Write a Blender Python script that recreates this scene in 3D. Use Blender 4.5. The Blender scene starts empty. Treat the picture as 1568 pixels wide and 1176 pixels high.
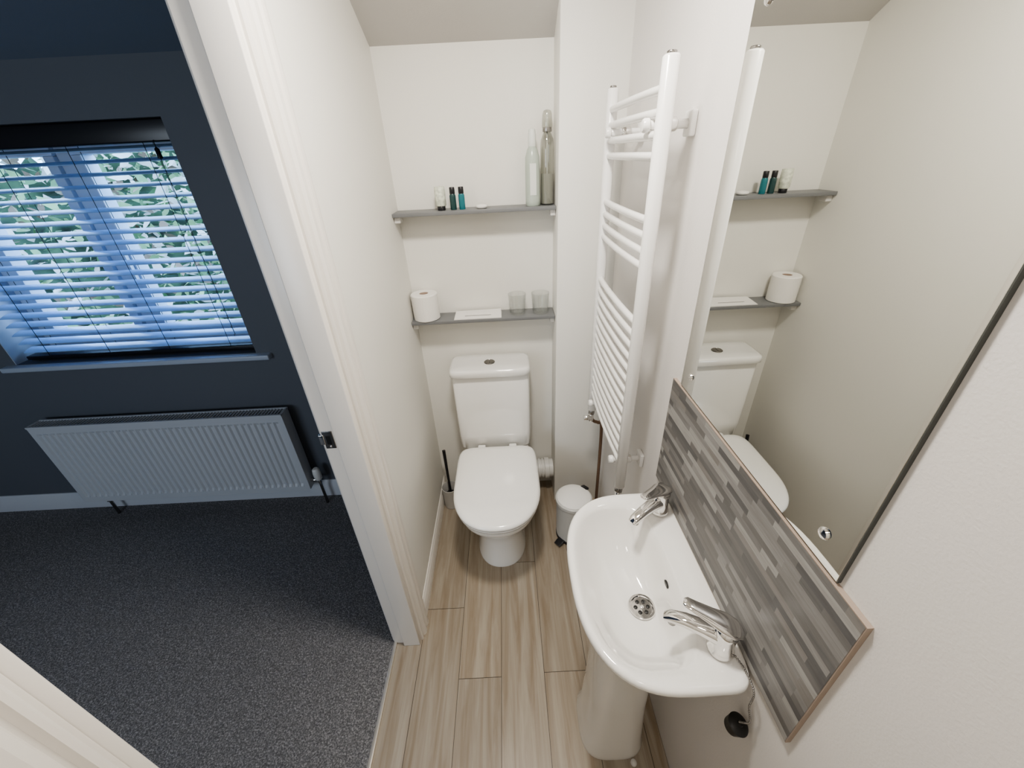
import bpy, bmesh, math, random
from mathutils import Vector, Matrix
random.seed(7)
scene=bpy.context.scene
COL=bpy.context.collection

# ---------------------------------------------------------------- materials
def new_mat(name):
    m=bpy.data.materials.new(name); m.use_nodes=True
    nt=m.node_tree; b=nt.nodes['Principled BSDF']
    return m,nt,b
def mat(name,col,rough=.5,metal=0,spec=.5,bump=0,bscale=200,coat=0,var=0,vscale=6):
    m,nt,b=new_mat(name)
    b.inputs['Base Color'].default_value=(*col,1)
    b.inputs['Roughness'].default_value=rough
    b.inputs['Metallic'].default_value=metal
    b.inputs['Specular IOR Level'].default_value=spec
    b.inputs['Coat Weight'].default_value=coat
    b.inputs['Coat Roughness'].default_value=.05
    tc=nt.nodes.new('ShaderNodeTexCoord')
    if bump:
        n=nt.nodes.new('ShaderNodeTexNoise'); n.inputs['Scale'].default_value=bscale; n.inputs['Detail'].default_value=3
        bp=nt.nodes.new('ShaderNodeBump'); bp.inputs['Strength'].default_value=bump; bp.inputs['Distance'].default_value=.002
        nt.links.new(tc.outputs['Object'],n.inputs['Vector']); nt.links.new(n.outputs['Fac'],bp.inputs['Height'])
        nt.links.new(bp.outputs['Normal'],b.inputs['Normal'])
    if var:
        n=nt.nodes.new('ShaderNodeTexNoise'); n.inputs['Scale'].default_value=vscale; n.inputs['Detail'].default_value=4
        r=nt.nodes.new('ShaderNodeValToRGB')
        r.color_ramp.elements[0].position=.3; r.color_ramp.elements[1].position=.7
        r.color_ramp.elements[0].color=(*[c*(1-var) for c in col],1); r.color_ramp.elements[1].color=(*[min(1,c*(1+var)) for c in col],1)
        nt.links.new(tc.outputs['Object'],n.inputs['Vector']); nt.links.new(n.outputs['Fac'],r.inputs['Fac'])
        nt.links.new(r.outputs['Color'],b.inputs['Base Color'])
    return m
def attr_mat(name,attr,rough,stretch,gstr=.25,dark=(.4,.35,.3),bump=.1,knots=False):
    m,nt,b=new_mat(name); N=nt.nodes.new; K=nt.links.new
    a=N('ShaderNodeAttribute'); a.attribute_name=attr
    tc=N('ShaderNodeTexCoord'); mp=N('ShaderNodeMapping'); mp.inputs['Scale'].default_value=stretch
    add=N('ShaderNodeVectorMath'); add.operation='ADD'
    sc=N('ShaderNodeVectorMath'); sc.operation='SCALE'; sc.inputs['Scale'].default_value=37.
    K(a.outputs['Color'],sc.inputs[0]); K(tc.outputs['Object'],mp.inputs['Vector']); K(mp.outputs['Vector'],add.inputs[0]); K(sc.outputs['Vector'],add.inputs[1])
    n=N('ShaderNodeTexNoise'); n.inputs['Scale'].default_value=1; n.inputs['Detail'].default_value=8; n.inputs['Roughness'].default_value=.62; n.inputs['Distortion'].default_value=.6
    K(add.outputs['Vector'],n.inputs['Vector'])
    r=N('ShaderNodeValToRGB'); r.color_ramp.elements[0].position=.34; r.color_ramp.elements[1].position=.66
    r.color_ramp.elements[0].color=(*dark,1); r.color_ramp.elements[1].color=(1,1,1,1)
    K(n.outputs['Fac'],r.inputs['Fac'])
    mx=N('ShaderNodeMix'); mx.data_type='RGBA'; mx.blend_type='MULTIPLY'; mx.inputs['Factor'].default_value=gstr
    K(a.outputs['Color'],mx.inputs[6]); K(r.outputs['Color'],mx.inputs[7])
    out=mx.outputs[2]
    if knots:
        mp2=N('ShaderNodeMapping'); mp2.inputs['Scale'].default_value=(7,2.6,1); K(tc.outputs['Object'],mp2.inputs['Vector'])
        v=N('ShaderNodeTexVoronoi'); v.inputs['Scale'].default_value=1.; K(mp2.outputs['Vector'],v.inputs['Vector'])
        r2=N('ShaderNodeValToRGB'); r2.color_ramp.elements[0].position=.03; r2.color_ramp.elements[1].position=.085
        r2.color_ramp.elements[0].color=(.35,.3,.26,1); r2.color_ramp.elements[1].color=(1,1,1,1)
        K(v.outputs['Distance'],r2.inputs['Fac'])
        m2=N('ShaderNodeMix'); m2.data_type='RGBA'; m2.blend_type='MULTIPLY'; m2.inputs['Factor'].default_value=.8
        K(out,m2.inputs[6]); K(r2.outputs['Color'],m2.inputs[7]); out=m2.outputs[2]
    K(out,b.inputs['Base Color'])
    b.inputs['Roughness'].default_value=rough
    bp=N('ShaderNodeBump'); bp.inputs['Strength'].default_value=bump; bp.inputs['Distance'].default_value=.001
    K(n.outputs['Fac'],bp.inputs['Height']); K(bp.outputs['Normal'],b.inputs['Normal'])
    return m

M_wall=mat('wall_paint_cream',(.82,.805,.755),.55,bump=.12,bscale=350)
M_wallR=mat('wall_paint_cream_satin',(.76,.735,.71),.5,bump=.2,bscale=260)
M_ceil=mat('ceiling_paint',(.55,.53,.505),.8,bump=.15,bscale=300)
M_navy=mat('wall_paint_navy',(.118,.130,.150),.6,bump=.15,bscale=300)
M_navyc=mat('ceiling_paint_navy',(.14,.17,.22),.8,bump=.15,bscale=300)
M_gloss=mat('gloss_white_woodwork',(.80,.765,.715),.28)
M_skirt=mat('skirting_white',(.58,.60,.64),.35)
M_cer=mat('white_ceramic',(.89,.88,.85),.07,coat=.6)
M_seat=mat('white_seat_plastic',(.93,.92,.89),.12,coat=.3)
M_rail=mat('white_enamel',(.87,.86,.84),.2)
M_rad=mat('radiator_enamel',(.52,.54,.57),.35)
M_chrome=mat('chrome',(.80,.79,.78),.07,1)
M_chromed=mat('chrome_dark',(.34,.33,.32),.25,1)
M_black=mat('black_rubber',(.012,.012,.012),.4)
M_blackg=mat('black_plastic',(.015,.015,.018),.3)
M_grey=mat('grey_shelf_laminate',(.19,.195,.20),.45)
M_greyt=mat('bracket_white',(.7,.68,.65),.4)
M_paper=mat('tissue_paper',(.84,.82,.78),.95,bump=.5,bscale=120)
M_card=mat('card_paper',(.80,.78,.75),.6)
M_plast=mat('white_plastic',(.72,.71,.68),.35)
M_brushg=mat('brush_holder_grey',(.50,.49,.47),.4)
M_bin=mat('bin_enamel',(.60,.60,.58),.3)
M_copper=mat('old_brown_pipe',(.20,.13,.09),.45,.5)
M_beige=mat('card_core',(.48,.37,.30),.6)
M_edge=mat('splashback_edge',(.36,.29,.24),.6)
M_slat=mat('blind_slat',(.36,.54,.82),.26)
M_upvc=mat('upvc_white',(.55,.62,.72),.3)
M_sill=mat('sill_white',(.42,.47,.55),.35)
M_bot1=mat('bottle_frosted_green',(.44,.49,.43),.25)
M_capw=mat('cap_white',(.70,.72,.68),.3)
M_teal=mat('bottle_teal',(.02,.16,.19),.15)
M_dark=mat('bottle_dark',(.02,.06,.06),.15)
M_label=mat('bottle_label',(.70,.73,.62),.5,var=.25,vscale=90)
M_brass=mat('threshold_metal',(.66,.62,.55),.35,.6)
M_mirror=mat('mirror_silver',(.74,.745,.715),.012,1)
M_medge=mat('mirror_edge',(.07,.075,.07),.3)
M_ground=mat('outside_ground',(.08,.12,.05),.9,var=.4,vscale=2)
M_hback=mat('hedge_depth',(.05,.08,.04),.9,var=.8,vscale=3)

def pane_mat(name,tint=(1,1,1),strength=.6,base=.04,rough=.03):
    """thin see-through sheet with facing-dependent reflection (works from both sides)"""
    m=bpy.data.materials.new(name); m.use_nodes=True; nt=m.node_tree; nt.nodes.clear()
    o=nt.nodes.new('ShaderNodeOutputMaterial'); t=nt.nodes.new('ShaderNodeBsdfTransparent'); g=nt.nodes.new('ShaderNodeBsdfGlossy'); g.inputs['Roughness'].default_value=rough
    t.inputs['Color'].default_value=(*tint,1)
    mx=nt.nodes.new('ShaderNodeMixShader'); f=nt.nodes.new('ShaderNodeLayerWeight'); f.inputs['Blend'].default_value=.25
    mr=nt.nodes.new('ShaderNodeMapRange'); mr.inputs['To Min'].default_value=base; mr.inputs['To Max'].default_value=strength
    nt.links.new(f.outputs['Facing'],mr.inputs['Value']); nt.links.new(mr.outputs['Result'],mx.inputs[0])
    nt.links.new(t.outputs[0],mx.inputs[1]); nt.links.new(g.outputs[0],mx.inputs[2]); nt.links.new(mx.outputs[0],o.inputs[0])
    return m
M_pane=pane_mat('window_pane',strength=.3,base=.02)
M_glass=pane_mat('thin_clear_glass',(.968,.975,.972),.60,.03,.015)
M_bot2=pane_mat('bottle_smoky_clear',(.80,.80,.77),.6,.08)
M_gel=mat('gel_contents',(.38,.38,.34),.2)
def carpet_mat():
    m,nt,b=new_mat('carpet_pile'); N=nt.nodes.new; K=nt.links.new
    tc=N('ShaderNodeTexCoord')
    n=N('ShaderNodeTexNoise'); n.inputs['Scale'].default_value=190; n.inputs['Detail'].default_value=4; n.inputs['Roughness'].default_value=.8
    K(tc.outputs['Object'],n.inputs['Vector'])
    r=N('ShaderNodeValToRGB'); e=r.color_ramp.elements
    e[0].position=.36; e[0].color=(.085,.084,.088,1); e[1].position=.66; e[1].color=(.45,.44,.44,1)
    x=r.color_ramp.elements.new(.52); x.color=(.19,.187,.19,1)
    K(n.outputs['Fac'],r.inputs['Fac']); K(r.outputs['Color'],b.inputs['Base Color'])
    b.inputs['Roughness'].default_value=.95; b.inputs['Specular IOR Level'].default_value=.1
    bp=N('ShaderNodeBump'); bp.inputs['Strength'].default_value=.6; bp.inputs['Distance'].default_value=.005
    K(n.outputs['Fac'],bp.inputs['Height']); K(bp.outputs['Normal'],b.inputs['Normal'])
    return m
M_carpet=carpet_mat()
M_plank=attr_mat('laminate_oak','col',.38,(34,2.0,1),.85,(.60,.52,.43),.08,knots=True)
M_mosaic=attr_mat('grey_wood_mosaic','col',.45,(1,14,160),.6,(.60,.57,.54),.1)
M_leaf=attr_mat('leaves','col',.5,(3,3,3),.4,(.4,.4,.4),.0)

# ---------------------------------------------------------------- geometry helpers
def finish(name,me,m,parent=None,smooth=True,angle=40):
    if m: me.materials.append(m)
    if smooth:
        for p in me.polygons: p.use_smooth=True
        me.set_sharp_from_angle(angle=math.radians(angle))
    o=bpy.data.objects.new(name,me); COL.objects.link(o)
    if parent: o.parent=parent
    return o
def group(name):
    e=bpy.data.objects.new(name,None); e.empty_display_size=.05; COL.objects.link(e); return e
def raw(name,vs,fs,m,parent=None,smooth=False,angle=40):
    me=bpy.data.meshes.new(name); me.from_pydata([tuple(v) for v in vs],[],fs); 
    bm=bmesh.new(); bm.from_mesh(me); bmesh.ops.recalc_face_normals(bm,faces=bm.faces); bm.to_mesh(me); bm.free()
    return finish(name,me,m,parent,smooth,angle)
def box(name,x0,x1,y0,y1,z0,z1,m,parent=None,bev=0,seg=3):
    bm=bmesh.new(); bmesh.ops.create_cube(bm,size=1)
    for v in bm.verts: v.co=Vector(((x0+x1)/2+v.co.x*(x1-x0),(y0+y1)/2+v.co.y*(y1-y0),(z0+z1)/2+v.co.z*(z1-z0)))
    if bev: bmesh.ops.bevel(bm,geom=bm.edges[:],offset=bev,segments=seg,affect='EDGES',profile=.5)
    me=bpy.data.meshes.new(name); bm.to_mesh(me); bm.free()
    return finish(name,me,m,parent,bev>0)
def multibox(name,boxes,m,parent=None,bev=0):
    bm=bmesh.new()
    for (x0,x1,y0,y1,z0,z1) in boxes:
        r=bmesh.ops.create_cube(bm,size=1)
        for v in r['verts']: v.co=Vector(((x0+x1)/2+v.co.x*(x1-x0),(y0+y1)/2+v.co.y*(y1-y0),(z0+z1)/2+v.co.z*(z1-z0)))
    if bev: bmesh.ops.bevel(bm,geom=bm.edges[:],offset=bev,segments=2,affect='EDGES',profile=.5)
    me=bpy.data.meshes.new(name); bm.to_mesh(me); bm.free()
    return finish(name,me,m,parent,bev>0)
def loft(name,rings,m,parent=None,cap0=True,cap1=True,sub=0,angle=60):
    n=len(rings[0]); vs=[];fs=[]
    for r in rings: vs+=[tuple(p) for p in r]
    for i in range(len(rings)-1):
        for j in range(n):
            a=i*n+j;b=i*n+(j+1)%n; fs.append((a,b,b+n,a+n))
    if cap0: fs.append(tuple(range(n))[::-1])
    if cap1: fs.append(tuple((len(rings)-1)*n+j for j in range(n)))
    return raw(name,vs,fs,m,parent,True,angle)
def lathe(name,prof,c,m,parent=None,n=40,axis=(0,0,1),cap=True,angle=40):
    A=Vector(axis).normalized(); q=Vector((0,0,1)).rotation_difference(A)
    rings=[]
    for r,h in prof:
        rings.append([Vector(c)+q@Vector((max(r,1e-5)*math.cos(2*math.pi*k/n),max(r,1e-5)*math.sin(2*math.pi*k/n),h)) for k in range(n)])
    return loft(name,rings,m,parent,cap,cap,0,angle)
def cyl(name,p0,p1,r,m,parent=None,n=24,bev=.0):
    p0=Vector(p0);p1=Vector(p1);L=(p1-p0).length
    b=bev if bev else min(r*.15,.002)
    return lathe(name,[(r-b,0),(r,b),(r,L-b),(r-b,L)],p0,m,parent,n,(p1-p0),True,50)
def sweep(name,pts,wh,m,parent=None,n=20,ex=2.0,up=(0,0,1)):
    pts=[Vector(p) for p in pts]; rings=[]
    for i,p in enumerate(pts):
        t=(pts[min(i+1,len(pts)-1)]-pts[max(i-1,0)]).normalized()
        U=Vector(up)
        if abs(t.dot(U))>.97: U=Vector((1,0,0))
        s=t.cross(U).normalized(); u=s.cross(t).normalized()
        w,h=wh[i] if isinstance(wh,list) else wh
        r=[]
        for k in range(n):
            a=2*math.pi*k/n; c=math.cos(a);d=math.sin(a)
            r.append(p+s*(w*math.copysign(abs(c)**(2/ex),c))+u*(h*math.copysign(abs(d)**(2/ex),d)))
        rings.append(r)
    return loft(name,rings,m,parent,True,True,0,60)
def bez(pts,seg=10):
    P=[Vector(p) for p in pts]; P=[P[0]*2-P[1]]+P+[P[-1]*2-P[-2]]; out=[]
    for i in range(1,len(P)-2):
        for k in range(seg):
            t=k/seg; a,b,c,d=P[i-1],P[i],P[i+1],P[i+2]
            out.append(.5*((2*b)+(-a+c)*t+(2*a-5*b+4*c-d)*t*t+(-a+3*b-3*c+d)*t**3))
    out.append(P[-2]); return out

# ---------------------------------------------------------------- constants (metres)
XL=-.44; XR=.447; YB=1.82; YW=1.80; XB=-.54; YD=.913; YN=.178; YP=1.66; XP=.211
DH=2.20
SL=.56
def zc(y): return 2.096+(YB-y)*SL
YF=YB-(2.42-2.096)/SL

# ---------------------------------------------------------------- shell
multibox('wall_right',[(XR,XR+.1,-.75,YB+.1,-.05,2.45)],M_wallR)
multibox('wall_back',[(XL-.02,XR+.1,YB,YB+.12,-.05,2.45)],M_wall)
box('wall_boxing',XP,XR+.02,YP,YB+.02,-.02,2.3,M_wall,bev=.003)
multibox('wall_left',[(-.49,XL,YD+.028,YB+.02,-.02,2.45),(-.49,XL,-.75,YN-.028,-.02,2.45),(-.49,XL,YN-.028,YD+.028,DH,2.45)],M_wall)
multibox('wall_front',[(-.54,XR+.1,-.85,-.75,-.05,2.45)],M_wall)
multibox('wall_bedroom_right',[(XB,-.491,YD+.028,YB+.1,-.02,2.45),(XB,-.491,-.85,YN-.028,-.02,2.45),(XB,-.491,YN-.028,YD+.028,DH,2.45)],M_navy)
WX0,WX1,WZ0,WZ1=-2.425,-1.245,.96,1.925
multibox('wall_bedroom_back',[(-3.75,WX0,YW,YW+.28,-.05,2.45),(WX1,-.49,YW,YW+.28,-.05,2.45),(WX0,WX1,YW,YW+.28,-.05,WZ0),(WX0,WX1,YW,YW+.28,WZ1,2.45)],M_navy)
multibox('wall_bedroom_left',[(-3.75,-3.65,-1.7,YW,-.05,2.45)],M_navy)
multibox('wall_bedroom_front',[(-3.75,XB,-1.8,-1.7,-.05,2.45),(-.56,-.54,-1.8,-.84,-.05,2.45)],M_navy)
def ceiling(name,x0,x1,y0,m):
    pr=[(YB+.12,zc(YB+.12)),(YF,2.42),(y0,2.42),(y0,2.52),(YF,2.55),(YB+.12,zc(YB+.12)+.12)]
    vs=[(x0,y,z) for y,z in pr]+[(x1,y,z) for y,z in pr]
    fs=[tuple(range(6)),tuple(range(6,12))]+[(i,(i+1)%6,(i+1)%6+6,i+6) for i in range(6)]
    raw(name,vs,fs,m)
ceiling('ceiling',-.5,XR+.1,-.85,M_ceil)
ceiling('ceiling_bedroom',-3.75,-.5,-1.8,M_navyc)

def floor():
    pitch=.166; x0=-.0985-4*pitch
    # board boundaries: index 3 spans -.2645..-.0985, 4 spans -.0985..+.0675, 5 spans +.0675..+.2335
    ends={0:[.3,1.5],1:[.45,1.65],2:[1.049-1.2,1.049,2.249],3:[.769-1.2,.769,1.969],4:[.10,1.264,2.3],5:[.777-1.2,.777,1.977],6:[-.3,1.35,2.5]}
    bm=bmesh.new(); lay=bm.loops.layers.float_color.new('col'); g=.0010
    for i in range(8):
        a=max(x0+i*pitch,XB+.004); b=min(x0+(i+1)*pitch,XR)
        if b<=a: continue
        ys=[-.75]+[e for e in ends.get(i,[]) if -.75<e<YB]+[YB]
        for k in range(len(ys)-1):
            t=random.uniform(.93,1.05); w=random.uniform(-.005,.005)
            c=(.435*t+w,.380*t,.308*t-w,1)
            vv=[bm.verts.new(p) for p in [(a+g,ys[k]+g,0),(b-g,ys[k]+g,0),(b-g,ys[k+1]-g,0),(a+g,ys[k+1]-g,0)]]
            f=bm.faces.new(vv)
            for l in f.loops: l[lay]=c
    vv=[bm.verts.new(p) for p in [(XB+.004,-.75,-.0012),(XR,-.75,-.0012),(XR,YB,-.0012),(XB+.004,YB,-.0012)]]
    f=bm.faces.new(vv)
    for l in f.loops: l[lay]=(.09,.07,.055,1)
    me=bpy.data.meshes.new('floor'); bm.to_mesh(me); bm.free()
    finish('floor',me,M_plank,smooth=False)
floor()
box('floor_bedroom_carpet',-3.7,XB-.004,-1.75,YW+.02,-.04,.004,M_carpet)
box('trim_threshold',XB-.008,XB+.006,YN-.01,YD+.01,-.002,.0075,M_brass,bev=.002)

AW=1.3
def frame_v(parent,side):
    y=YD if side>0 else YN
    s=side
    def yy(a,b): return (min(y+s*a,y+s*b),max(y+s*a,y+s*b))
    a,b=yy(0,.028); box('lining',-.545,-.436,a,b,0,DH,M_gloss,parent,.002)
    a,b=yy(-.013,.002); box('stop',-.503,-.436,a,b,0,DH,M_gloss,parent,.003)
    prof=[(.006,0),(.006,.009),(.009,.013),(.013,.014),(.017,.010),(.020,.010),(.023,.017),(.030,.021),(.040,.021),(.044,.014),(.048,.014),(.052,.021),(.060,.022),(.068,.020),(.070,.016),(.070,0)]
    prof=[(w*AW,h*1.08) for w,h in prof]
    def arch(nm,x,d,top):
        vs=[(x+d*h,y+s*w,0) for w,h in prof]+[(x+d*h,y+s*w,top) for w,h in prof]; n=len(prof)
        fs=[tuple(range(n)),tuple(range(n,2*n))]+[(i,(i+1)%n,(i+1)%n+n,i+n) for i in range(n)]
        raw(nm,vs,fs,M_gloss,parent,True,25)
    arch('architrave_inner',XL,1,DH+.07)
    arch('architrave_outer',XB,-1,DH+.07)
dr=group('door_frame')
frame_v(dr,1); frame_v(dr,-1)
box('head',-.545,-.436,YN,YD,DH-.03,DH,M_gloss,dr,.002)
box('architrave_head',XL,XL+.02,YN-.07,YD+.07,DH,DH+.09,M_gloss,dr,.004)
box('architrave_head_outer',XB-.02,XB,YN-.07,YD+.07,DH,DH+.09,M_gloss,dr,.004)
sp=group('strike_plate')
box('plate',-.541,-.512,YD-.0022,YD+.001,1.04,1.10,M_chromed,sp,.001)
box('keeper_hole',-.533,-.520,YD-.0028,YD,1.055,1.085,M_black,sp)
box('lip',-.552,-.538,YD-.004,YD+.008,1.055,1.088,M_chrome,sp,.0015)
cyl('screw',(-.526,YD-.004,1.047),(-.526,YD,1.047),.003,M_chrome,sp,12)

def skirting(name,p0,p1,nrm,h,m,t=.013):
    p0=Vector(p0);p1=Vector(p1);n=Vector(nrm)
    prof=[(0,0),(t,0),(t,h*.72),(t*.8,h*.78),(t*.8,h*.84),(t*.45,h*.93),(t*.3,h),(0,h)]
    vs=[p0+n*a+Vector((0,0,b)) for a,b in prof]+[p1+n*a+Vector((0,0,b)) for a,b in prof]; k=len(prof)
    fs=[tuple(range(k)),tuple(range(k,2*k))]+[(i,(i+1)%k,(i+1)%k+k,i+k) for i in range(k)]
    raw(name,vs,fs,m,None,True,30)
skirting('baseboard_left',(XL,YD+.0705*AW,0),(XL,YB,0),(1,0,0),.085,M_gloss)
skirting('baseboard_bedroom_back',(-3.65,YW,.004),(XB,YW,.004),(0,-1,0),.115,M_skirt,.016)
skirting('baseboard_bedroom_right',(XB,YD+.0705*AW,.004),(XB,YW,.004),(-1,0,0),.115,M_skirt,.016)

# ---------------------------------------------------------------- window, blind, outside
wn=group('window_1')
F=.055; y0,y1=1.985,2.045; xm=(WX0+WX1)/2
multibox('outer_frame',[(WX0,WX1,y0,y1,WZ0,WZ0+F),(WX0,WX1,y0,y1,WZ1-F,WZ1),(WX0,WX0+F,y0,y1,WZ0+F,WZ1-F),(WX1-F,WX1,y0,y1,WZ0+F,WZ1-F),(xm-.035,xm+.035,y0,y1,WZ0+F,WZ1-F)],M_upvc,wn,.004)
for k,(a,b) in enumerate([(WX0+F,xm-.035),(xm+.035,WX1-F)]):
    c=.045
    multibox('sash_%d'%(k+1),[(a,b,y0-.018,y1-.01,WZ0+F,WZ0+F+c),(a,b,y0-.018,y1-.01,WZ1-F-c,WZ1-F),(a,a+c,y0-.018,y1-.01,WZ0+F+c,WZ1-F-c),(b-c,b,y0-.018,y1-.01,WZ0+F+c,WZ1-F-c)],M_upvc,wn,.004)
    raw('pane_%d'%(k+1),[(a,y0+.02,WZ0+F),(b,y0+.02,WZ0+F),(b,y0+.02,WZ1-F),(a,y0+.02,WZ1-F)],[(0,1,2,3)],M_pane,wn)
multibox('handle',[(xm+.05,xm+.07,y0-.04,y0-.018,1.28,1.42)],M_upvc,wn,.004)
box('trim_window_sill',WX0-.05,-1.172,YW-.035,y0,WZ0-.028,WZ0-.002,M_sill,bev=.006)
box('trim_window_reveal_sunlit',WX0-.001,WX0+.004,YW+.001,y0,WZ0,WZ1,M_sill)  # pale blue-white colour stands in for sunlight on the left reveal

bl=group('venetian_blind')
bx0,bx1=WX0+.030,WX1-.012; yb=1.862
box('headrail',bx0,bx1,yb-.032,yb+.03,WZ1-.075,WZ1-.002,M_blackg,bl,.004)
nsl=20; zs=[1.012+i*(1.838-1.012)/(nsl-1) for i in range(nsl)]
vs=[];fs=[]
tilt=math.radians(14)
for z in zs:
    b=len(vs); W=.025
    sec=[]
    for k in range(7):
        t=-1+2*k/6; yy=t*W; zz=.003*(1-t*t)
        sec.append((yb+yy*math.cos(tilt)-zz*math.sin(tilt), z+yy*math.sin(tilt)+zz*math.cos(tilt)))
    sec2=[(a,c-.0028) for a,c in reversed(sec)]
    S=sec+sec2; n=len(S)
    vs+=[(bx0,a,c) for a,c in S]+[(bx1,a,c) for a,c in S]
    fs+=[tuple(b+i for i in range(n)),tuple(b+n+i for i in range(n))]+[(b+i,b+(i+1)%n,b+(i+1)%n+n,b+i+n) for i in range(n)]
raw('slats',vs,fs,M_slat,bl,True,30)
box('bottom_rail',bx0,bx1,yb-.027,yb+.027,.966,.986,M_blackg,bl,.003)
for i,x in enumerate([bx0+.12,bx0+.42,bx1-.42,bx1-.12]):
    for yy in (yb-.0265,yb+.0265):
        cyl('ladder_cord_%d'%i,(x,yy,.98),(x,yy,WZ1-.07),.0012,M_blackg,bl,6)
cyl('pull_cord',(bx1-.07,yb-.036,1.05),(bx1-.07,yb-.036,WZ1-.07),.0015,M_blackg,bl,6)
lathe('cord_tassel',[(.002,0),(.009,.004),(.008,.035),(.002,.042)],(bx1-.07,yb-.036,1.79),M_blackg,bl,12)

hg=group('garden_hedge')
def hedge():
    bm=bmesh.new(); lay=bm.loops.layers.float_color.new('col')
    for i in range(12000):
        z=random.uniform(-3,3.0); x=random.uniform(-9,1.0)
        y=4.2+random.random()*1.4+.5*math.sin(x*1.3+z)+max(0,z)*.2
        s=random.uniform(.045,.11)
        R=Matrix.Rotation(random.uniform(0,6.28),3,Vector((random.gauss(0,1),random.gauss(0,1),random.gauss(0,1))).normalized())
        pts=[(0,-1,0),(.45,-.2,.08),(.35,.5,.05),(0,1,0),(-.35,.5,.05),(-.45,-.2,.08)]
        vv=[bm.verts.new(Vector((x,y,z))+R@(Vector(p)*s)) for p in pts]
        f=bm.faces.new(vv); q=random.random()
        c=(.10+.2*q,.20+.22*q,.08+.12*q,1) if random.random()<.62 else (.60,.58,.52,1)
        if random.random()<.15: c=(.22,.15,.10,1)
        for l in f.loops: l[lay]=c
    me=bpy.data.meshes.new('foliage'); bm.to_mesh(me); bm.free()
    return finish('foliage',me,M_leaf,hg,smooth=False)
hedge()
vs=[];fs=[];nx,nz=60,30
for j in range(nz+1):
    for i in range(nx+1):
        x=-11+14*i/nx; z=-3+5.2*j/nz
        top=.35*math.sin(x*2.1)+.25*math.sin(x*5.3)
        vs.append((x,6.6+.35*math.sin(x*3+z*2)+.2*random.random(),z+(top*j/nz)))
for j in range(nz):
    for i in range(nx):
        a=j*(nx+1)+i; fs.append((a,a+1,a+nx+2,a+nx+1))
raw('woody_mass',vs,fs,M_hback,hg,True)
box('exterior_ground',-12,4,2.3,12,-3.2,-3.0,M_ground)

# ---------------------------------------------------------------- bedroom radiator
rd=group('radiator')
rx0,rx1,rz0,rz1=-2.47,-1.175,.135,.655; ry=1.695
N=37; vs=[];fs=[]; pts=[]
pw=(rx1-rx0-.05)/N
x=rx0+.025; pts.append((rx0+.004,ry)); 
for i in range(N):
    pts+=[(x+pw*.12,ry),(x+pw*.30,ry+.009),(x+pw*.70,ry+.009),(x+pw*.88,ry)]; x+=pw
pts.append((rx1-.004,ry))
lv=[(rz0,0,0),(rz0+.012,0,0),(rz0+.035,0,0),(rz0+.05,1,0),(rz1-.055,1,0),(rz1-.04,0,0),(rz1,0,0)]
n=len(pts)
for z,k,_ in lv:
    for (px,py) in pts: vs.append((px,ry+(py-ry)*k,z))
for r in range(len(lv)-1):
    for i in range(n-1): fs.append((r*n+i,r*n+i+1,(r+1)*n+i+1,(r+1)*n+i))
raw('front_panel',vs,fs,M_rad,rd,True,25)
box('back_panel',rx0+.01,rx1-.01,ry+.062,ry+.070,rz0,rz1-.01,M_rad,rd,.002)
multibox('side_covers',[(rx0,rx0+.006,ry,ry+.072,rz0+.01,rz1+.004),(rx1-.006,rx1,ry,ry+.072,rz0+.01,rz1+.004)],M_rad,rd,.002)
sl=[(rx0,rx1,ry-.002,ry+.008,rz1-.006,rz1+.004),(rx0,rx1,ry+.064,ry+.074,rz1-.006,rz1+.004)]
x=rx0+.01
while x<rx1-.012:
    sl.append((x,x+.006,ry+.008,ry+.064,rz1-.004,rz1+.002)); x+=.0165
multibox('top_grille',sl,M_rad,rd)
multibox('convector_fins',[(rx0+.03+i*.03,rx0+.033+i*.03,ry+.015,ry+.058,rz0+.04,rz1-.03) for i in range(41)],M_rad,rd)
multibox('wall_brackets',[(rx0+.2,rx0+.23,ry+.07,YW,rz0+.1,rz1-.08),(rx1-.23,rx1-.2,ry+.07,YW,rz0+.1,rz1-.08)],M_rad,rd)
cyl('tail_right',(rx1-.01,ry+.035,rz0+.05),(rx1+.045,ry+.035,rz0+.05),.011,M_chrome,rd)
cyl('pipe_right',(rx1+.045,ry+.035,.0),(rx1+.045,ry+.035,rz0+.06),.008,M_chromed,rd)
lathe('trv_head',[(.014,0),(.021,.01),(.022,.05),(.019,.075),(.012,.082)],(rx1+.045,ry+.035,rz0+.05),M_plast,rd,24)
cyl('pipe_left',(rx0+.10,ry+.035,.0),(rx0+.10,ry+.035,rz0+.02),.008,M_chromed,rd)
cyl('valve_left',(rx0+.10,ry+.035,rz0-.03),(rx0+.10,ry+.035,rz0+.02),.014,M_chrome,rd)

# ---------------------------------------------------------------- shelves
def shelf(name,zt):
    g=group(name)
    box('board',XL+.001,XP-.001,1.705,YB-.001,zt-.014,zt,M_grey,g,.0012,2)
    box('bracket_1',XL+.001,XL+.026,1.722,1.765,zt-.038,zt-.0145,M_greyt,g,.003)
    box('bracket_2',XP-.022,XP-.001,1.722,1.765,zt-.038,zt-.0145,M_greyt,g,.003)
Z1,Z2=1.563,1.108
shelf('wall_shelf',Z1); shelf('wall_shelf',Z2)

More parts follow.
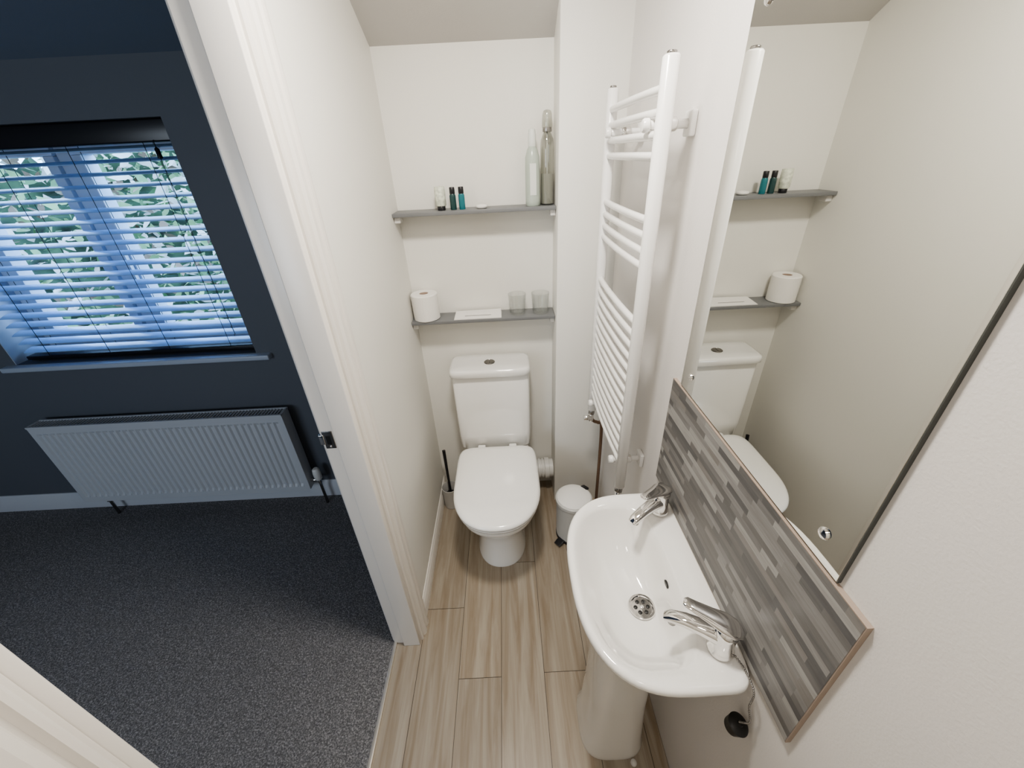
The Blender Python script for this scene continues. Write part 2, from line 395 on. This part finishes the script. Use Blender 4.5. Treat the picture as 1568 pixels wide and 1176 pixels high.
b=group('shampoo_bottle')
lathe('body',[(.026,0),(.029,.004),(.029,.02),(.0285,.13),(.027,.17),(.020,.195),(.014,.205)],(.122,1.752,Z1),M_bot1,b)
lathe('cap',[(.0145,0),(.0155,.003),(.0150,.035),(.012,.055),(.006,.060)],(.122,1.752,Z1+.205),M_capw,b)
box('label',.110,.134,1.7223,1.7243,Z1+.04,Z1+.15,M_capw,b)
b=group('shower_gel_bottle')
lathe('body',[(.023,0),(.026,.004),(.026,.20),(.024,.225),(.015,.245),(.012,.25)],(.180,1.764,Z1),M_bot2,b)
lathe('contents',[(.021,.003),(.024,.006),(.024,.11),(.023,.112)],(.180,1.764,Z1),M_gel,b)
lathe('collar',[(.017,0),(.018,.004),(.017,.014)],(.180,1.764,Z1+.25),M_chromed,b)
lathe('cap',[(.019,0),(.020,.004),(.018,.04),(.014,.052),(.004,.056)],(.180,1.764,Z1+.264),M_bot2,b)
lathe('pump_core',[(.006,0),(.007,.04),(.003,.046)],(.180,1.764,Z1+.264),M_capw,b,16)
cyl('dip_tube',(.180,1.764,Z1+.01),(.180,1.764,Z1+.25),.0025,M_capw,b,10)
def mini(name,x,mb,mc,h=.078,r=.012,inv=False):
    b=group(name)
    if inv:
        lathe('cap',[(r*.95,0),(r,.002),(r,.014),(r*.9,.016)],(x,1.752,Z1),mc,b,24)
        lathe('body',[(r*1.1,0),(r*1.3,.004),(r*1.35,h*.5),(r*1.25,h-.02)],(x,1.752,Z1+.016),mb,b,24)
    else:
        lathe('body',[(r*.95,0),(r,.003),(r,h*.62),(r*.8,h*.7)],(x,1.752,Z1),mb,b,24)
        lathe('cap',[(r*.8,0),(r*.85,.002),(r*.85,h*.28),(r*.75,h*.3)],(x,1.752,Z1+h*.7),mc,b,24)
mini('toiletry_tube',-.247,M_label,M_blackg,.090,.016,True)
mini('miniature_bottle',-.198,M_dark,M_blackg,.082,.0125)
mini('miniature_bottle',-.163,M_teal,M_blackg,.082,.0125)
lathe('wrapped_soap',[(.014,0),(.023,.003),(.025,.008),(.022,.013),(.010,.015)],(-.085,1.752,Z1),M_card,None,28)

tr=group('toilet_roll')
lathe('paper',[(.020,0),(.055,0),(.0590,.003),(.0590,.114),(.055,.118),(.021,.118),(.020,.116),(.020,0)],(-.374,1.757,Z2),M_paper,tr,48,cap=False)
lathe('core',[(.0205,.001),(.0205,.1165),(.0185,.1165),(.0185,.001),(.0205,.001)],(-.374,1.757,Z2),M_beige,tr,32,cap=False)
raw('loose_sheet',[(-.431,1.742,Z2+.002),(-.374,1.6975,Z2+.001),(-.374,1.6975,Z2+.112),(-.432,1.742,Z2+.112)],[(0,1,2,3)],M_paper,tr)
cd=group('folded_card')
box('sheet_bottom',-.247,-.032,1.712,1.805,Z2,Z2+.0012,M_card,cd)
raw('sheet_top',[(-.247,1.712,Z2+.002),(-.032,1.712,Z2+.002),(-.034,1.805,Z2+.012),(-.245,1.805,Z2+.009)],[(0,1,2,3)],M_card,cd)
multibox('printed_line',[(-.20,-.08,1.742,1.7445,Z2+.0062,Z2+.0068)],M_grey,cd)
for x in (.043,.148):
    g=group('glass_tumbler')
    lathe('glass',[(.031,0),(.034,.002),(.036,.02),(.041,.093),(.0405,.0945),(.039,.093),(.034,.022),(.030,.014),(.001,.012)],(x,1.757,Z2+.0003),M_glass,g,40,cap=True)

# ---------------------------------------------------------------- toilet
TX=-.092
def dring(cx,yf,yw,yb,hw,z,n=56,ef=2.25,eb=6):
    r=[]
    for k in range(n):
        a=2*math.pi*k/n; c=math.cos(a);s=math.sin(a)
        if s<0: e=ef; L=yw-yf
        else: e=eb; L=yb-yw
        r.append(Vector((cx+hw*math.copysign(abs(c)**(2/e),c), yw+L*math.copysign(abs(s)**(2/e),s), z)))
    return r
t=group('toilet')
loft('pan',[dring(TX,1.243,1.40,1.70,.120,.0),dring(TX,1.243,1.40,1.70,.120,.012),dring(TX,1.252,1.40,1.70,.113,.03),dring(TX,1.262,1.40,1.69,.108,.14),
  dring(TX,1.245,1.38,1.69,.114,.22),dring(TX,1.19,1.36,1.68,.140,.29),dring(TX,1.13,1.345,1.66,.168,.35),dring(TX,1.102,1.34,1.65,.180,.39),dring(TX,1.098,1.34,1.645,.182,.408),dring(TX,1.11,1.34,1.64,.172,.414)],M_cer,t)
loft('cistern_shelf',[dring(TX,1.60,1.66,1.80,.10,.0,eb=8,ef=8),dring(TX,1.60,1.66,1.80,.10,.25,eb=8,ef=8),dring(TX,1.60,1.66,1.80,.13,.34,eb=8,ef=8),dring(TX,1.60,1.66,1.805,.16,.40,eb=8,ef=8),dring(TX,1.61,1.66,1.805,.16,.412,eb=8,ef=8)],M_cer,t)
loft('seat_ring',[dring(TX,1.10,1.33,1.60,.183,.416),dring(TX,1.092,1.33,1.605,.189,.420),dring(TX,1.090,1.33,1.607,.191,.430),dring(TX,1.096,1.33,1.60,.187,.434)],M_seat,t)
loft('lid',[dring(TX,1.098,1.33,1.60,.186,.437,eb=8),dring(TX,1.086,1.33,1.606,.193,.440,eb=8),dring(TX,1.084,1.33,1.61,.1945,.449,eb=8),dring(TX,1.088,1.33,1.606,.190,.457,eb=8),dring(TX,1.10,1.33,1.598,.181,.462,eb=8),dring(TX,1.14,1.33,1.57,.150,.4650,eb=8),dring(TX,1.24,1.36,1.50,.06,.4665,eb=8)],M_seat,t,angle=80)
multibox('hinge_mounts',[(TX-.10,TX-.06,1.603,1.635,.414,.452),(TX+.06,TX+.10,1.603,1.635,.414,.452)],M_seat,t,.006)
def rrect(cx,cy,hx,hy,z,e=7,n=56):
    return [Vector((cx+hx*math.copysign(abs(math.cos(2*math.pi*k/n))**(2/e),math.cos(2*math.pi*k/n)),cy+hy*math.copysign(abs(math.sin(2*math.pi*k/n))**(2/e),math.sin(2*math.pi*k/n)),z)) for k in range(n)]
loft('cistern',[rrect(TX-.008,1.722,.155,.068,.413),rrect(TX-.008,1.720,.178,.078,.425),rrect(TX-.008,1.719,.184,.081,.50),rrect(TX-.009,1.718,.186,.083,.845),rrect(TX-.009,1.718,.180,.080,.85)],M_cer,t,angle=50)
loft('cistern_lid',[rrect(TX-.010,1.712,.186,.090,.851),rrect(TX-.010,1.711,.191,.094,.855),rrect(TX-.010,1.711,.191,.094,.876),rrect(TX-.010,1.711,.187,.091,.886),rrect(TX-.010,1.711,.176,.082,.891),rrect(TX-.010,1.711,.10,.04,.893)],M_cer,t,angle=80)
lathe('flush_button',[(.026,0),(.026,.003),(.023,.005),(.022,.004),(.001,.0045)],(TX-.010,1.70,.8925),M_chromed,t,32)
box('button_split',TX-.0105,TX-.0095,1.683,1.717,.8965,.8975,M_black,t)
sp=group('soil_pipe_connector')
lathe('pipe',[(.046,-.075),(.050,-.07),(.050,.0),(.050,.03),(.056,.032),(.056,.042),(.050,.044),(.050,.05),(.056,.052),(.056,.060),(.050,.062),(.050,.066),(.060,.068),(.060,.092),(.052,.094),(.052,.115)],(.095,1.752,.165),M_plast,sp,40,(1,0,0))

tb=group('toilet_brush')
bc=(-.380,1.670,0)
lathe('holder',[(.040,0),(.044,.003),(.046,.13),(.047,.135),(.044,.136),(.042,.132),(.040,.01),(.001,.008)],bc,M_brushg,tb,32)
lathe('brush_head',[(.005,0),(.032,.01),(.036,.04),(.030,.07),(.006,.085)],(bc[0],bc[1],.012),M_black,tb,24)
sweep('handle',[(bc[0],bc[1],.09),(bc[0]-.005,bc[1]+.015,.2),(bc[0]-.012,bc[1]+.045,.36)],[(.007,.007),(.007,.007),(.009,.009)],M_blackg,tb,12)

pb=group('pedal_bin')
BC=(.278,1.425)
lathe('base_ring',[(.082,0),(.086,.002),(.086,.016),(.083,.018)],(*BC,0),M_blackg,pb,48)
lathe('body',[(.082,.018),(.084,.02),(.086,.235),(.087,.24)],(*BC,0),M_bin,pb,48)
lathe('lid_rim',[(.087,.241),(.0905,.242),(.0905,.256),(.086,.259)],(*BC,0),M_bin,pb,48)
lathe('lid',[(.084,.259),(.083,.264),(.070,.270),(.045,.275),(.02,.277),(.001,.2775)],(*BC,0),M_seat,pb,48)
d=Vector((-.75,-.66,0)).normalized(); px=Vector((BC[0],BC[1],0))
sweep('pedal',[px+d*.080+Vector((0,0,.02)),px+d*.100+Vector((0,0,.018)),px+d*.122+Vector((0,0,.013))],[(.018,.004),(.020,.004),(.018,.003)],M_blackg,pb,16,4)
sweep('hinge',[px-d*.083+Vector((0,0,.20)),px-d*.097+Vector((0,0,.235)),px-d*.095+Vector((0,0,.262)),px-d*.075+Vector((0,0,.268))],[(.018,.004)]*4,M_blackg,pb,12,4)

# ---------------------------------------------------------------- towel radiator
tw=group('heated_towel_rail')
RX=.357; YNn=1.022; YFf=1.506; zt,zb=1.909,.722
for nm,y in (('upright_1',YNn),('upright_2',YFf)):
    sweep(nm,[(RX,y,zb),(RX,y,zb+.004),(RX,y,zt-.004),(RX,y,zt)],[(.014,.014),(.0175,.0175),(.0175,.0175),(.014,.014)],M_rail,tw,28,2.4,up=(0,1,0))
    cyl(nm+'_vent',(RX,y,zt),(RX,y,zt+.006),.010,M_chromed,tw)
zz=[1.854,1.812,1.770,1.728]+[1.591,1.553,1.515,1.478]+[1.324-i*.0385 for i in range(14)]
for i,z in enumerate(zz):
    p=bez([(RX,YNn,z),(RX-.006,YNn+.11,z),(RX-.008,(YNn+YFf)/2,z),(RX-.006,YFf-.11,z),(RX,YFf,z)],6)
    sweep('bar_%d'%(i+1),p,(.0100,.0100),M_rail,tw,16)
for y in (YNn+.060,YFf-.055):
    for z in (1.791,.795):
        lathe('bracket_cap',[(.013,0),(.015,.002),(.015,.012),(.012,.016),(.004,.017)],(RX-.012,y,z),M_rail,tw,24,(-1,0,0))
        cyl('bracket_stem',(RX-.018,y,z),(XR-.012,y,z),.010,M_rail,tw)
        cyl('bracket_collar',(RX+.022,y,z),(RX+.050,y,z),.015,M_chrome,tw)
        box('bracket_plate',XR-.014,XR,y-.022,y+.022,z-.026,z+.026,M_rail,tw,.004)
for y in (YNn,YFf):
    cyl('valve_nut',(RX,y,zb-.022),(RX,y,zb),.014,M_chromed,tw,6)
    cyl('valve_body',(RX,y,zb-.060),(RX,y,zb-.022),.012,M_chrome,tw)
    sweep('tail_pipe',bez([(RX,y,zb-.045),(RX+.015,y,zb-.065),(RX+.035,y,zb-.075),(RX+.052,y,zb-.11),(RX+.055,y,.2),(RX+.055,y,.0)],6),(.0075,.0075),M_copper,tw,14,up=(0,1,0))
cyl('valve_cap',(RX-.035,YFf,zb-.042),(RX,YFf,zb-.042),.013,M_chrome,tw)

# ---------------------------------------------------------------- mirror + splashback
MY0,MY1,MZ0,MZ1=.334,.892,1.208,2.0
mr=group('wall_mirror')
box('glass_sheet',XR-.006,XR-.0005,MY0,MY1,MZ0,MZ1,M_mirror,mr,.0008,1)
multibox('edge',[(XR-.0062,XR-.0004,MY0-.0015,MY0-.0001,MZ0,MZ1)],M_medge,mr)
for y in (.380,.846):
    for z in (1.254,1.945):
        lathe('screw_cap',[(.009,0),(.0095,.001),(.008,.004),(.003,.006),(.001,.0062)],(XR-.006,y,z),M_chrome,mr,24,(-1,0,0))
sb=group('splashback_panel')
SY0,SY1,SZ0,SZ1=.273,.932,.852,1.204
box('board',XR-.009,XR-.0003,SY0,SY1,SZ0,SZ1,M_edge,sb)
bm=bmesh.new(); lay=bm.loops.layers.float_color.new('col')
rows=23; rh=(SZ1-SZ0-.003)/rows; xx=XR-.0094
pal=[(.285,.28,.275),(.20,.197,.195),(.14,.138,.138),(.36,.355,.345),(.165,.16,.157),(.235,.225,.215),(.115,.113,.115),(.25,.246,.242)]
for r in range(rows):
    y=SY0+.0015-random.uniform(0,.1); z=SZ0+.0015+r*rh; last=None
    while y<SY1-.002:
        L=random.choice([.05,.08,.11,.15,.19]); a=max(y,SY0+.0015); b_=min(y+L,SY1-.0015); y+=L
        if b_-a<.002: continue
        c=random.choice([q for q in pal if q!=last]); last=c
        f=bm.faces.new([bm.verts.new(p) for p in [(xx,a,z),(xx,b_,z),(xx,b_,z+rh),(xx,a,z+rh)]])
        for l in f.loops: l[lay]=(*c,1)
bmesh.ops.recalc_face_normals(bm,faces=bm.faces)
me=bpy.data.meshes.new('mosaic_strips'); bm.to_mesh(me); bm.free()
finish('mosaic_strips',me,M_mosaic,sb,False)

# ---------------------------------------------------------------- basin
bs=group('pedestal_basin')
BK=.951; BYC=.613; RZ=.843
def bring(xf,xw,xb,yc,hy,z,n=72,ef=2.6,eb=8):
    xf*=BK; xw*=BK; hy*=BK; yc=BYC+(yc-.645)*BK; z=RZ+(z-.796)*BK
    r=[]
    for k in range(n):
        a=2*math.pi*k/n; c=math.cos(a);s=math.sin(a)
        if s>0: e=ef; L=xw-xf
        else: e=eb; L=xb-xw
        r.append(Vector((xw-L*math.copysign(abs(s)**(2/e),s), yc+hy*math.copysign(abs(c)**(2/e),c), z)))
    return r
xb=XR-.0015
R=[bring(.22,.31,xb,.645,.10,.60),bring(.205,.31,xb,.645,.13,.64),bring(.175,.32,xb,.645,.19,.69),bring(.145,.33,xb,.645,.24,.735),
   bring(.130,.335,xb,.645,.265,.765),bring(.125,.34,xb,.645,.2735,.782),bring(.1265,.34,xb,.645,.2725,.791),bring(.132,.34,xb-.001,.645,.268,.796),bring(.142,.335,xb-.01,.645,.258,.7955),
   bring(.150,.29,.378,.643,.228,.790,eb=3.4),bring(.156,.29,.371,.643,.222,.783,eb=3.2),bring(.168,.29,.365,.643,.212,.765,eb=3),bring(.185,.295,.359,.641,.190,.735,eb=2.8),
   bring(.21,.30,.352,.637,.155,.700,eb=2.5,ef=2.4),bring(.245,.31,.344,.632,.105,.672,eb=2.2,ef=2.2),bring(.28,.323,.337,.63,.05,.660,eb=2,ef=2),bring(.300,.323,.329,.63,.0235,.657,eb=2,ef=2)]
loft('bowl',R,M_cer,bs,True,False,1,70)
DX,DY,DZ=.3075,.599,RZ+(.657-.796)*BK
lathe('waste_body',[(.024,0),(.024,-.05),(.001,-.051)],(DX,DY,DZ),M_chromed,bs,32,cap=False)
lathe('waste_flange',[(.033,.002),(.035,.004),(.033,.0065),(.028,.0065),(.026,.003),(.025,.001)],(DX,DY,DZ+.001),M_chrome,bs,40,cap=False)
lathe('waste_grid',[(.026,.000),(.026,.003),(.010,.003),(.001,.0035)],(DX,DY,DZ),M_chrome,bs,40)
for k in range(6):
    a=k*math.pi/3
    cyl('waste_hole_%d'%k,(DX+.016*math.cos(a),DY+.016*math.sin(a),DZ+.003),(DX+.016*math.cos(a),DY+.016*math.sin(a),DZ+.0042),.0052,M_black,bs,14)
cyl('waste_screw',(DX,DY,DZ+.003),(DX,DY,DZ+.0055),.005,M_chrome,bs,14)
oz=RZ+(.749-.796)*BK
sweep('overflow',[(.3655,.604,oz+.0005),(.3590,.604,oz)],[(.0115,.006)]*2,M_black,bs,18)
def pring(xf,xb,hy,z,e=3.2,n=48):
    cx=(xf+xb)/2;hx=(xb-xf)/2
    return [Vector((cx+hx*math.copysign(abs(math.cos(2*math.pi*k/n))**(2/e),math.cos(2*math.pi*k/n)),.618+hy*math.copysign(abs(math.sin(2*math.pi*k/n))**(2/e),math.sin(2*math.pi*k/n)),z)) for k in range(n)]
loft('pedestal',[pring(.172,.385,.108,0),pring(.172,.385,.108,.02),pring(.184,.380,.097,.06),pring(.192,.37,.087,.27),pring(.195,.37,.084,.48),pring(.195,.375,.088,.62),pring(.190,.38,.095,.69)],M_cer,bs)
lathe('floor_screw_cap',[(.010,0),(.010,.006),(.006,.010),(.001,.011)],(.335,.500,0),M_plast,bs,20)

def tap(cx,cy,ty):
    g=group('basin_tap'); Z=RZ-.0005; q=1.12
    tip=Vector((.302,ty,0)); B=Vector((cx,cy,0)); d=(tip-B); L=d.length; d.normalize()
    lathe('base',[(.025,0),(.0265,.002),(.0265,.006),(.023,.010),(.0215,.03),(.0215,.050*q),(.0235,.058*q),(.0225,.066*q),(.015,.072*q)],(cx,cy,Z),M_chrome,g,36,angle=60)
    def P(s,z): return B+d*s+Vector((0,0,Z+z*q))
    sweep('spout',[P(-.010,.034),P(.01,.036),P(.04,.040),(P(.075,.040)),P(L-.012,.034),P(L-.002,.028)],[(.017,.018),(.018,.018),(.017,.014),(.0155,.011),(.014,.009),(.011,.006)],M_chrome,g,24,2.6)
    cyl('aerator',P(L-.018,.016),P(L-.018,.030),.009,M_chromed,g)
    sweep('lever',[P(-.026,.066),P(-.012,.072),P(.01,.077),P(.035,.082),P(.065,.088),P(.082,.092),P(.088,.092)],[(.012,.004),(.022,.009),(.023,.011),(.018,.008),(.014,.005),(.012,.004),(.007,.002)],M_chrome,g,24,2.4)
tap(.403,.430,.487)
tap(.403,.801,.734)

pl=group('sink_plug')
ch=bez([(.404,.480,RZ+.004),(.423,.418,RZ+.004),(.430,.380,RZ+.007),(.427,.348,RZ+.003),(.426,.343,.805),(.430,.332,.767),(.424,.344,.735)],8)
bmv=bmesh.new()
for i,p in enumerate(ch):
    r=bmesh.ops.create_uvsphere(bmv,u_segments=8,v_segments=6,radius=.0022)
    for v in r['verts']: v.co+=p
me=bpy.data.meshes.new('bead_chain'); bmv.to_mesh(me); bmv.free(); finish('bead_chain',me,M_chromed,pl)
sweep('chain_wire',ch,(.0008,.0008),M_chromed,pl,6)
lathe('plug',[(.004,.020),(.006,.016),(.017,.014),(.021,.010),(.020,.006),(.017,-.012),(.012,-.014),(.001,-.014)],(.422,.346,.715),M_black,pl,28,(.25,-.2,.9))

# ---------------------------------------------------------------- lights
w=bpy.data.worlds.new('World'); scene.world=w; w.use_nodes=True
bg=w.node_tree.nodes['Background']; bg.inputs['Color'].default_value=(.38,.62,1,1); bg.inputs['Strength'].default_value=8
def area(name,loc,size,power,col,rot=(0,0,0),shape='DISK',sy=None):
    l=bpy.data.lights.new(name,'AREA'); l.shape=shape; l.size=size; l.energy=power; l.color=col
    if sy: l.size_y=sy
    o=bpy.data.objects.new(name,l); o.location=loc; o.rotation_euler=rot; COL.objects.link(o); return o
area('ceiling_downlight',(-.02,.76,2.405),.20,20,(1,.95,.875))
area('ceiling_downlight',(-.02,-.25,2.405),.20,3.5,(1,.91,.84))
area('bedroom_fill_light',(-2.1,-1.66,1.5),1.3,34,(.76,.87,1),(math.radians(90),0,0),'RECTANGLE',1.1)  # added fill lamp to brighten the bedroom, no window behind it
for i,y in enumerate((.76,-.25)):
    g=group('recessed_spotlight')
    lathe('bezel',[(.102,.0),(.115,.0),(.115,.008),(.105,.012),(.102,.012)],(-.02,y,2.408),M_chrome,g,40,cap=False)

# ---------------------------------------------------------------- camera
cam=bpy.data.cameras.new('camera'); co=bpy.data.objects.new('camera',cam); COL.objects.link(co)
cam.sensor_width=36; cam.sensor_fit='HORIZONTAL'; cam.lens=14.011; cam.clip_start=.02
X=Vector((.99868,-.02569,-.0444)); Y=Vector((.05129,.5001,.8644)); Zv=X.cross(Y)
R3=Matrix((X,Y,Zv)).transposed()
co.matrix_world=Matrix.Translation((0,0,1.75))@R3.to_4x4()
scene.camera=co
scene.view_settings.view_transform='AgX'
try: scene.view_settings.look='AgX - Medium High Contrast'
except Exception: pass
